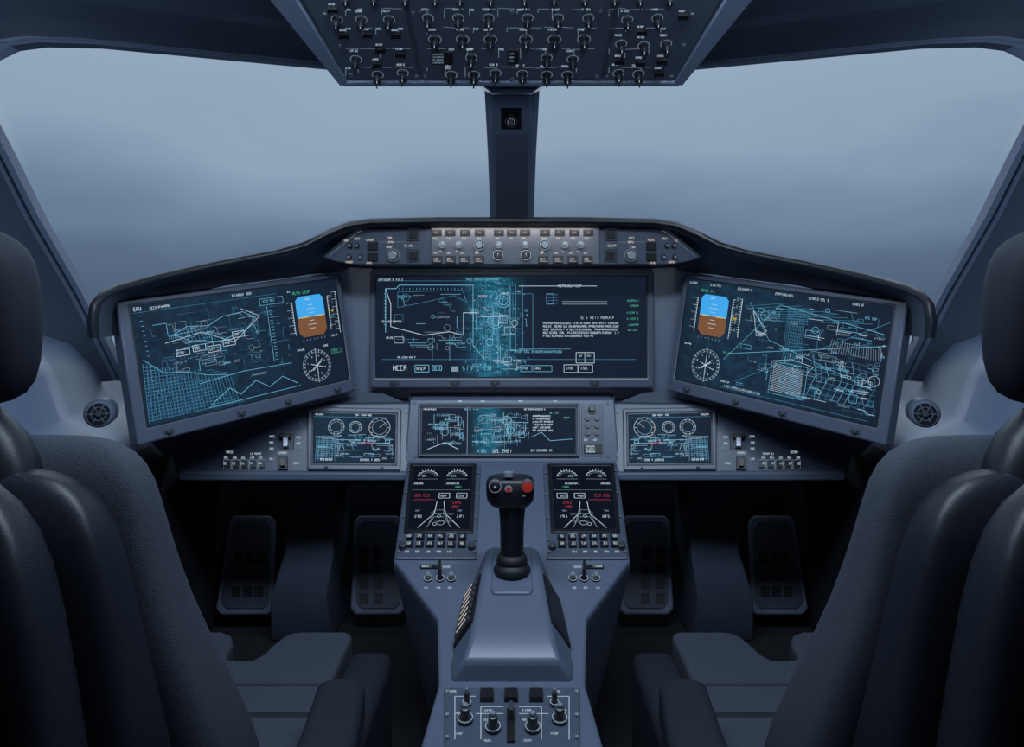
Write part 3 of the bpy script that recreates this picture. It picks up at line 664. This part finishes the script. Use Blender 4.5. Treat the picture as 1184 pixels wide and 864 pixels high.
# rear radio panel
mb = MB(); mb.box(LP, 513, 797, 671, 880, -.01, .004, 'panel2', .5); mb.obj('radio_panel', g, bevel=.002, fixn=True)
mb = MB(); R = random.Random(81); Hh = .0045
for x in (563, 591, 620): mb.box(LP, x-8, 802, x+8, 815, Hh, .013, 'black', 1); mb.text(LP, x-5, 799, 2, 5, 'white', R, Hh)
for x, y, r in ((538, 836, 9), (570, 846, 9), (616, 846, 9), (647, 836, 9), (540, 818, 5), (641, 818, 5)):
    mb.cyl(LP, x, y, r, Hh, Hh+.006, 'paneldk'); mb.circ(LP, x, y, r*.95, 'white', .7, Hh+.0065); mb.cyl(LP, x, y, r*.62, Hh+.006, .030, 'knob', r*.5); mb.cyl(LP, x, y, r*.36, .029, .036, 'silver', r*.3)
mb.box(LP, 586, 822, 596, 862, Hh, .007, 'black', 1); mb.box(LP, 588, 825, 594, 838, .007, .026, 'knob', 1)
for x1, y1, x2, y2 in ((526, 808, 550, 808), (526, 808, 526, 858), (632, 808, 658, 808), (658, 808, 658, 858), (556, 820, 582, 820), (600, 820, 626, 820), (556, 820, 556, 858), (626, 820, 626, 858), (550, 828, 582, 828), (600, 828, 634, 828)):
    mb.line(LP, x1, y1, x2, y2, 'white', .9, Hh)
for x, y, k in ((520, 801, 5), (527, 826, 3), (560, 823, 6), (604, 823, 6), (650, 823, 3), (640, 801, 5), (528, 850, 4), (560, 834, 3), (604, 834, 3), (560, 858, 5), (606, 858, 5), (637, 850, 5)):
    mb.text(LP, x, y, 2.6, k, 'white', R, Hh)
for x in (517, 667):
    for y in (803, 830, 856): mb.cyl(LP, x, y, 2.4, Hh, .007, 'silver')
mb.obj('radio_knobs', g)

# ================================================================== CONTROL STICK
g = group('control_stick', W(592, 650, 1.45))
mb = MB(); sd = 1.45
def cl(y, r, d=sd, ry=None, n=28, x=592): c = W(x, y, d); return sl(c.x, c.y, c.z, r, ry or r, n, 2.2)
mb.loft([cl(688, .022), cl(678, .024), cl(668, .022)], 'silver'); mb.obj('base_ring', g, smooth=50)
mb = MB(); mb.loft([cl(676, .020), cl(668, .024), cl(663, .034), cl(658, .037), cl(654, .033), cl(651, .028), cl(648, .031), cl(644, .029), cl(640, .0245)], 'rubber'); mb.obj('boot', g, smooth=60)
mb = MB()
mb.loft([cl(648, .0235), cl(630, .023, 1.447), cl(605, .0235, 1.443, .026), cl(590, .0255, 1.44, .028), cl(580, .029, 1.437, .03), cl(574, .037, 1.435, .031)], 'black', cap=True); mb.obj('grip', g, sub=1)
mb = MB()
def hd(y, hx, hy, p=3.5): c = W(590, y, 1.432); return sl(c.x, c.y, c.z, hx, hy, 28, p)
mb.loft([hd(585, .027, .02), hd(583, .037, .028), hd(577, .045, .032), hd(566, .0475, .033), hd(557, .047, .032), hd(553, .043, .029), hd(551, .037, .024)], 'black'); mb.obj('grip_head', g, smooth=60)
hp = Plane(W(563, 570, 1.401), W(617, 570, 1.401), W(590, 550, 1.403)); mb = MB()
mb.cyl(hp, 572.5, 562.5, 8, -.01, .003, 'knob'); mb.cyl(hp, 572.5, 562.5, 5.5, .003, .009, 'black', 4.5); mb.circ(hp, 572.5, 562.5, 6.8, 'dimw', .8, .0035); mb.disc(hp, 572.5, 562.5, 1.4, 'dimw', .0095)
mb.cyl(hp, 609.5, 562.5, 8, -.01, .003, 'knob'); mb.cyl(hp, 609.5, 562.5, 6, .003, .010, 'red', 5); mb.cyl(hp, 588, 566, 4.6, -.002, .003, 'silver'); mb.cyl(hp, 588, 566, 2.8, .003, .006, 'red')
mb.text(hp, 604, 572, 1.8, 3, 'dimw', random.Random(1), .0035); mb.obj('buttons', g, smooth=40)
mb = MB(); mb.loft([cl(556, .013, 1.43, x=588), cl(548, .012, 1.43, x=588), cl(546, .009, 1.43, x=588)], 'knob'); mb.loft([cl(551, .0095, 1.412, x=588), cl(546, .0095, 1.412, x=588)], 'silver'); mb.obj('trim_hat', g, smooth=40)

# ================================================================== OVERHEAD PANEL
g = group('overhead_panel', W(592, 40, 1.3))
OP = Plane(W(398, 97, 1.45), W(783, 97, 1.45), V((0, 1.25, H+.529)))
o3 = [OP.pt(394, 97), OP.pt(788, 97), OP.pt(946, -95), OP.pt(236, -95)]
mb = MB()
tp = [V((p.x*1.12, p.y+.06*(1 if i < 2 else 0), H+.82)) for i, p in enumerate(o3)]
mb.loft([o3, tp], 'panel'); mb.obj('housing', g, bevel=.006, fixn=True, smooth=30)
mb = MB()
for a, b, c, d in (((396, 97), (786, 97), (783, 91.5), (399, 91.5)), ((238, -95), (394, 97), (402, 91), (288, -95)), ((944, -95), (788, 97), (780, 91), (894, -95))):
    mb.prism([OP.pt(*a, .008), OP.pt(*b, .008), OP.pt(*c, .008), OP.pt(*d, .008)], -OP.N*.012, 'post')
mb.obj('rim', g, bevel=.003, fixn=True)
mb = MB(); R = random.Random(101)
sec = [((-95, 300, 446), (90, 401, 485)), ((-95, 454, 729), (90, 489, 694)), ((-95, 738, 884), (90, 698, 781))]
for (yt, xa, xb), (yb, xc, xd) in sec:
    mb.prism([OP.pt(xc, yb, .004), OP.pt(xd, yb, .004), OP.pt(xb, yt, .004), OP.pt(xa, yt, .004)], -OP.N*.006, 'oplate')
mb.obj('faceplates', g, bevel=.0015, fixn=True)
mb = MB(); hh = .0045
def oknob(x, y, k=1.0):
    k *= .84
    mb.cyl(OP, x, y, 6.5*k, hh, hh+.004, 'knob'); mb.cyl(OP, x, y, 5.2*k, hh+.004, hh+.020, 'oknob', 4.2*k); mb.box(OP, x-1.2, y-6*k, x+1.2, y+5*k, hh+.016, hh+.026, 'knob', .4)
    mb.circ(OP, x, y, 7.6*k, 'dimw', .8, hh+.001, n=18); mb.line(OP, x, y-6*k, x, y-3*k, 'white', .9, hh+.0265); mb.text(OP, x-7, y-12.5*k, 2.4, R.choice((5, 6)), 'white', R, hh)
def osw(x, y):
    mb.box(OP, x-6, y-3, x+6, y+3, hh, hh+.006, 'black', .4); mb.line(OP, x-4, y+2, x+4, y+2, 'silver', 1.1, hh+.0065); mb.text(OP, x-5, y-6.5, 2.2, 5, 'white', R, hh)
for x, y in ((390, 20), (418, 20), (450, 20), (412, 66), (437, 84), (466, 82)): oknob(x, y)
for x, y in ((398, 38), (425, 37), (458, 38), (385, 8), (463, 60), (440, 55), (436, 72)): osw(x, y)
for x in (495, 530, 565, 610, 645, 680): oknob(x, 18)
for x in (503, 535, 567, 608, 641, 675): oknob(x, 43, 1.15)
for x, y in ((545, 64), (573, 82), (604, 83), (632, 64), (662, 66), (522, 84), (548, 84), (632, 84), (656, 84)): oknob(x, y)
mb.box(OP, 499, 56, 524, 71, hh, hh+.004, 'black', .4)
for i in range(4): mb.text(OP, 501, 57.5+i*3.2, 2.0, 9, 'dimw', R, hh+.0045)
mb.box(OP, 587, 54, 600, 71, hh, hh+.004, 'black', .4)
for i in range(3): mb.text(OP, 589, 57+i*4, 2.0, 4, 'dimw', R, hh+.0045)
for x, y in ((718, 48), (744, 50), (770, 48), (725, 20), (760, 18), (715, 82), (738, 83)): oknob(x, y)
for x, y in ((716, 68), (740, 70), (765, 68), (762, 82), (790, 16), (742, 34)): osw(x, y)
for y in (-8, -32, -60, -85):
    for x in range(400, 800, 34): oknob(x+R.uniform(-4, 4), y)
for y in (-20, 8, 30, 54, 76):
    for (a, b) in ((400, 478), (494, 690), (704, 776)):
        x = a
        while x < b-10:
            w = R.uniform(8, 24); k = R.random()
            if k < .55: mb.line(OP, x, y+R.choice((-1, 0, 1)), min(x+w, b), y, 'dimw', .7, hh)
            elif k < .8: mb.text(OP, x, y, 2.2, 4, 'white', R, hh)
            if k > .4: mb.line(OP, x, y, x, y+R.uniform(4, 12), 'dimw', .7, hh)
            x += w+R.uniform(1, 6)
for x, y in ((406, 84), (482, 86), (376, 14), (478, 12), (492, 86), (690, 86), (486, 10), (694, 10), (702, 86), (776, 86), (704, 10), (800, 14), (592, 88), (592, 10), (394, 50), (790, 50)):
    mb.cyl(OP, x, y, 2.2, hh, hh+.003, 'silver')
mb.obj('knobs_and_switches', g)
mb = MB(); q = []
for z_, s_ in ((.03, 1), (-.012, .85), (-.032, .5)):
    q.append([V((p.x*s_, p.y, p.z)) for p in (W(547, 90, 1.52)+V((0, 0, z_)), W(637, 90, 1.52)+V((0, 0, z_)), W(637, 96, 1.88)+V((0, 0, z_)), W(547, 96, 1.88)+V((0, 0, z_)))])
mb.loft(q, 'panel'); mb.obj('mount', g, bevel=.008, seg=3, fixn=True, smooth=40)

# ================================================================== SIDE CONSOLES, VENTS
for mir in (False, True):
    g = group('side_console', (-1.0 if not mir else 1.0, 1.2, 0)); mb = MB()
    def cs(y, dx=0, dz=0):
        pr = [(-1.27, .03), (-1.12, -.03), (-.985, -.055), (-.95, -.075), (-.915, -.13), (-.885, -.215), (-.84, -.245), (-.79, -.265), (-.765, -.31), (-.775, -.5), (-.80, -.95)]
        return [V((x-dx*(1 if x > -1.1 else 0), y, H+z+dz if z > -.9 else 0)) for x, z in pr]
    mb.loft([cs(-.4, .16, -.1), cs(.8, .15, -.06), cs(1.2, .10, -.02), cs(1.36, .02), cs(1.44), cs(1.55, .045), cs(1.8, .09), cs(2.4, .10)], 'shell', closed=False, cap=False)
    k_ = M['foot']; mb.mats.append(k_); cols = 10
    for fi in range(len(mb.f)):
        if fi % cols >= 8 and fi//cols >= 4: mb.m[fi] = 1  # lower console inside the footwell: shade put into a darker colour
    mb.obj('body', g, mir, smooth=50)
    g = group('air_vent', W(114 if not mir else 1070, 478, 1.40))
    c = W(115, 478, 1.38); N = V((.38, -.92, .05)).normalized(); U = V((.92, .38, 0)).normalized(); T = N.cross(U)
    if T.z < 0: T = -T
    Q = Quad(c-U*.1+T*.1, c+U*.1+T*.1, c+U*.1-T*.1, c-U*.1-T*.1, 120, 120)
    mb = MB(); mb.cyl(Q, 60, 60, 16, -.06, .004, 'panel2', 15.5, 28); mb.cyl(Q, 60, 60, 14, .002, .010, 'panel', 13, 28); mb.cyl(Q, 60, 60, 11.5, .009, .0115, 'black', 11.5, 28)
    for a in range(6): mb.line(Q, 60+4*math.cos(a*1.047), 60+4*math.sin(a*1.047), 60+11*math.cos(a*1.047), 60+11*math.sin(a*1.047), 'panel', 1.6, .0125)
    mb.circ(Q, 60, 60, 7.5, 'panel', 1.4, .0125); mb.cyl(Q, 60, 60, 3.5, .011, .016, 'knob'); mb.obj('nozzle', g, mir, smooth=40)

# ================================================================== FOOTWELL: POSTS, PEDALS
for mir in (False, True):
    g = group('leg_post', W(350 if not mir else 834, 640, 2.1)); mb = MB()
    def pr2(xl, xr, py, d, dep): a = W(xl, py, d); b = W(xr, py, d); return [a, b, b+V((0, dep, 0)), a+V((0, dep, 0))]
    lo = [pr2(330, 386, 556, 2.02, .2), pr2(328, 385, 640, 2.05, .2), pr2(312, 377, 692, 2.04, .25), pr2(312, 384, 742, 2.115, .25)]
    mb.loft(lo, 'panel2'); mb.obj('post', g, mir, bevel=.008, seg=3, fixn=True, smooth=35)
    for cor, hol in (((264, 596, 318, 596, 316, 711, 249, 711), [(276+i*13-j*1.6, 638+j*20) for i in range(3) for j in range(3)]),
                     ((409, 596, 466, 596, 468, 711, 405, 711), [(420+i*17, 632+j*18) for i in range(2) for j in range(4)])):
        g = group('rudder_pedal', W((cor[0]+cor[2])/2 if not mir else 1184-(cor[0]+cor[2])/2, 650, 2.2))
        q = [W(cor[0], cor[1], 2.28), W(cor[2], cor[3], 2.28), W(cor[4], cor[5], 2.16), W(cor[6], cor[7], 2.16)]
        P_ = Plane(q[0], q[1], q[2]); mb = MB()
        def rnd(x0, y0, x1, y1, x2, y2, x3, y3): return [(x0+6, y0), (x1-6, y1), (x1, y1+7), (x2, y2-7), (x2-6, y2), (x3+6, y3), (x3, y3-7), (x0, y0+7)]
        mb.prism([P_.pt(x, y) for x, y in rnd(*cor)], -P_.N*.02, 'panel'); mb.obj('frame', g, mir, bevel=.006, fixn=True)
        mb = MB(); c = [cor[0]+5, cor[1]+6, cor[2]-5, cor[3]+6, cor[4]-5, cor[5]-7, cor[6]+7, cor[7]-7]
        mb.prism([P_.pt(x, y, .004) for x, y in rnd(*c)], -P_.N*.006, 'pedal'); mb.obj('pad', g, mir, bevel=.002, fixn=True)
        mb = MB()
        for x, y in hol: mb.box(P_, x-4.5, y, x+6, y+13, .003, .006, 'black', .6)
        mb.prism([P_.pt((cor[0]+cor[2])/2-6, 640, -.02), P_.pt((cor[0]+cor[2])/2+6, 640, -.02), P_.pt((cor[0]+cor[2])/2+6, 655, -.02), P_.pt((cor[0]+cor[2])/2-6, 655, -.02)], V((0, 2.46-2.25, 0)), 'black')
        mb.obj('grip_slots', g, mir)

# ================================================================== PILOT SEATS
for mir in (False, True):
    g = group('pilot_seat', (-.6 if not mir else .6, 1.15, 0))
    def lay(name, st, mat, xo=-.86, p=4.5, sub=1):
        mb = MB(); loops = []
        for (z, yb, yf, xi, e) in st:
            cx = (xi+xo)/2; hx = (xi-xo)/2-e; loops.append(sl(cx, (yb+yf)/2, H+z, hx, max((yf-yb)/2-e*.8, .004), 32, p, shear=0))
        mb.loft(loops, mat); return mb.obj(name, g, mir, sub=sub, fixn=True)
    lay('back_cushion', [(-.70, .98, 1.15, -.372, .03), (-.695, .97, 1.16, -.368, .0), (-.62, .95, 1.14, -.378, 0), (-.5, .92, 1.085, -.405, 0), (-.39, .89, 1.035, -.432, 0), (-.28, .87, .99, -.446, 0),
                         (-.21, .865, .965, -.452, .0), (-.175, .865, .955, -.458, .012), (-.158, .87, .945, -.475, .024), (-.152, .88, .935, -.50, .034)], 'fabric')
    lay('back_shell', [(-.72, .82, .97, -.405, 0), (-.6, .80, .95, -.408, 0), (-.5, .79, .93, -.418, 0), (-.39, .785, .90, -.432, 0), (-.28, .785, .885, -.447, 0), (-.22, .79, .88, -.462, .006), (-.19, .80, .88, -.485, .016), (-.178, .81, .875, -.52, .026)], 'leather')
    lay('back_cover', [(-.74, .72, .84, -.418, 0), (-.6, .70, .82, -.43, 0), (-.45, .69, .80, -.445, 0), (-.30, .69, .79, -.462, 0), (-.22, .70, .79, -.48, .006), (-.175, .715, .79, -.51, .018), (-.16, .73, .79, -.55, .028)], 'leather')
    lay('headrest', [(-.115, .83, .90, -.61, .02), (-.108, .82, .91, -.587, .006), (-.09, .81, .915, -.566, 0), (-.03, .80, .915, -.557, 0), (.04, .80, .91, -.559, 0), (.075, .805, .905, -.569, 0), (.095, .82, .90, -.592, .008), (.108, .835, .89, -.62, .022)], 'leather2', xo=-.86, p=3.2)
    lay('headrest_mount', [(-.26, .80, .90, -.535, 0), (-.20, .80, .90, -.545, 0), (-.14, .81, .90, -.565, 0), (-.11, .83, .89, -.60, .01), (-.06, .84, .88, -.64, .01)], 'leather', xo=-.84, p=3)
    def pad(name, pts, z, mat, th=.10, bev=.016):
        mb = MB(); mb.prism([V((x, y, H+z+(y-1.5)*.03)) for x, y in pts], V((0, 0, -th)), mat); mb.obj(name, g, mir, bevel=bev, seg=4, fixn=True, smooth=50)
    nt = [(-.322, 1.305), (-.322, 1.485), (-.335, 1.50), (-.43, 1.50)]
    nt += [(-.43-.04*math.sin(a), 1.44+.06*math.cos(a)) for a in (.4, .9, 1.4)]+[(-.478, 1.405), (-.49, 1.385), (-.53, 1.385), (-.545, 1.40), (-.55, 1.45), (-.565, 1.485), (-.59, 1.50), (-.73, 1.50), (-.75, 1.305)]
    pad('thigh_pad', nt, -.652, 'fabric')
    pad('seat_pad_1', [(-.322, 1.213), (-.322, 1.301), (-.76, 1.301), (-.78, 1.213)], -.652, 'fabric', bev=.012)
    pad('seat_pad_2', [(-.322, .98), (-.322, 1.209), (-.80, 1.209), (-.82, .98)], -.654, 'fabric', bev=.012)
    rbox('seam_piping', -.78, -.324, .99, 1.46, -.75, -.668, 'seam', g, .004, mir) if False else None
    for i_, ys in enumerate((1.303, 1.211)): rbox('seam_%d' % (i_+1), -.77, -.324, ys-.009, ys+.009, -.72, -.6635, 'seam', g, .001, mir)
    rbox('side_bolster', -.316, -.232, .95, 1.44, -.90, -.662, 'leather2', g, .022, mir, 4)
    rbox('side_frame', -.30, -.245, 1.0, 1.40, -.95, -.86, 'frame', g, .01, mir)
    rbox('outboard_bolster', -.85, -.79, .95, 1.18, -.90, -.64, 'leather2', g, .022, mir, 4)
    rbox('seat_pan', -.73, -.32, 1.0, 1.47, -.80, -.742, 'frame', g, .01, mir)
    rbox('seat_base', -.70, -.40, 1.02, 1.36, -.95, -.79, 'shelldark', g, .015, mir)
    mb = MB(); z0 = -.645; z1 = -.575
    def ar(y, a, b, e=0, dz=0): return [V((a+e, y, H+z0+e)), V((b-e, y, H+z0+e)), V((b-e, y, H+z1-e+dz)), V((a+e, y, H+z1-e+dz))]
    mb.loft([ar(.80, -.285, -.205), ar(1.0, -.290, -.212), ar(1.14, -.302, -.228), ar(1.18, -.30, -.235, .012)], 'leather2'); mb.obj('armrest', g, mir, bevel=.014, seg=4, fixn=True, smooth=50)
    rbox('armrest_bracket', -.40, -.27, .84, .92, -.66, -.60, 'frame', g, .01, mir)

# ================================================================== LIGHT
w = bpy.data.worlds.new('overcast_sky'); bpy.context.scene.world = w; w.use_nodes = True
n = w.node_tree.nodes; l = w.node_tree.links; bg = n['Background']
tc = n.new('ShaderNodeTexCoord'); sp = n.new('ShaderNodeSeparateXYZ'); l.new(tc.outputs['Generated'], sp.inputs[0])
mp = n.new('ShaderNodeMapping'); mp.inputs['Scale'].default_value = (1.2, 1.2, 3.2); l.new(tc.outputs['Generated'], mp.inputs[0])
no = n.new('ShaderNodeTexNoise'); no.inputs['Scale'].default_value = 1.7; no.inputs['Detail'].default_value = 4; no.inputs['Roughness'].default_value = .45; l.new(mp.outputs[0], no.inputs['Vector'])
ma = n.new('ShaderNodeMath'); ma.operation = 'MULTIPLY_ADD'; ma.inputs[1].default_value = .24; ma.inputs[2].default_value = -.12; l.new(no.outputs['Fac'], ma.inputs[0])
ad = n.new('ShaderNodeMath'); ad.operation = 'ADD'; l.new(ma.outputs[0], ad.inputs[0]); l.new(sp.outputs[2], ad.inputs[1])
cr = n.new('ShaderNodeValToRGB'); l.new(ad.outputs[0], cr.inputs[0]); l.new(cr.outputs[0], bg.inputs[0])
def srgb(r, g_, b): return tuple(((c/255+.055)/1.055)**2.4 for c in (r, g_, b))+(1,)
e = cr.color_ramp.elements; e[0].position = 0.0; e[0].color = srgb(82, 100, 124); e[1].position = 1.0; e[1].color = srgb(190, 208, 225)
for p_, c in ((.07, (90, 110, 135)), (.14, (114, 136, 160)), (.22, (145, 166, 186)), (.34, (154, 175, 194)), (.5, (180, 200, 218))):
    k = e.new(p_); k.color = srgb(*c)
bg.inputs[1].default_value = 1.0

def area(name, loc, tgt, sx, sy, power, col):
    d = bpy.data.lights.new(name, 'AREA'); d.shape = 'RECTANGLE'; d.size = sx; d.size_y = sy; d.energy = power; d.color = col
    o = bpy.data.objects.new(name, d); bpy.context.scene.collection.objects.link(o); o.location = loc
    o.rotation_euler = (V(tgt)-V(loc)).to_track_quat('-Z', 'Y').to_euler(); return o
area('dome_light', (0, .85, H+.70), (0, 1.6, H-.3), 1.2, .22, 19, (.66, .81, 1.0))
area('glareshield_flood_light', (0, 1.815, H+.205), (0, 1.86, H+.11), .40, .01, .14, (1.0, .88, .78))
ml = bpy.data.lights.new('added_fill_spot', 'SPOT'); ml.energy = 14; ml.spot_size = math.radians(58); ml.spot_blend = .8; ml.shadow_soft_size = .12; ml.color = (.70, .84, 1.0)  # unseen spot added behind the camera to brighten post and overhead panel
mo = bpy.data.objects.new('added_fill_spot', ml); bpy.context.scene.collection.objects.link(mo); mo.location = (0, -.35, H+.10)
mo.rotation_euler = V((0, 1.85, .40)).to_track_quat('-Z', 'Y').to_euler()
sd_ = bpy.data.lights.new('overcast_sun', 'SUN'); sd_.energy = 1.4; sd_.angle = math.radians(70); sd_.color = (.68, .83, 1.0)
so = bpy.data.objects.new('overcast_sun', sd_); bpy.context.scene.collection.objects.link(so)
so.location = (0, 4, 4); so.rotation_euler = V((0, -1, -.62)).to_track_quat('-Z', 'Y').to_euler()

cam = bpy.data.cameras.new('camera'); co = bpy.data.objects.new('camera', cam); bpy.context.scene.collection.objects.link(co)
co.location = EYE; co.rotation_euler = (math.radians(90), 0, 0); cam.sensor_width = 36; cam.lens = 36*F/1184; cam.shift_y = -(432-CY)/1184; cam.clip_start = .02
bpy.context.scene.camera = co
bpy.context.scene.view_settings.view_transform = 'Standard'
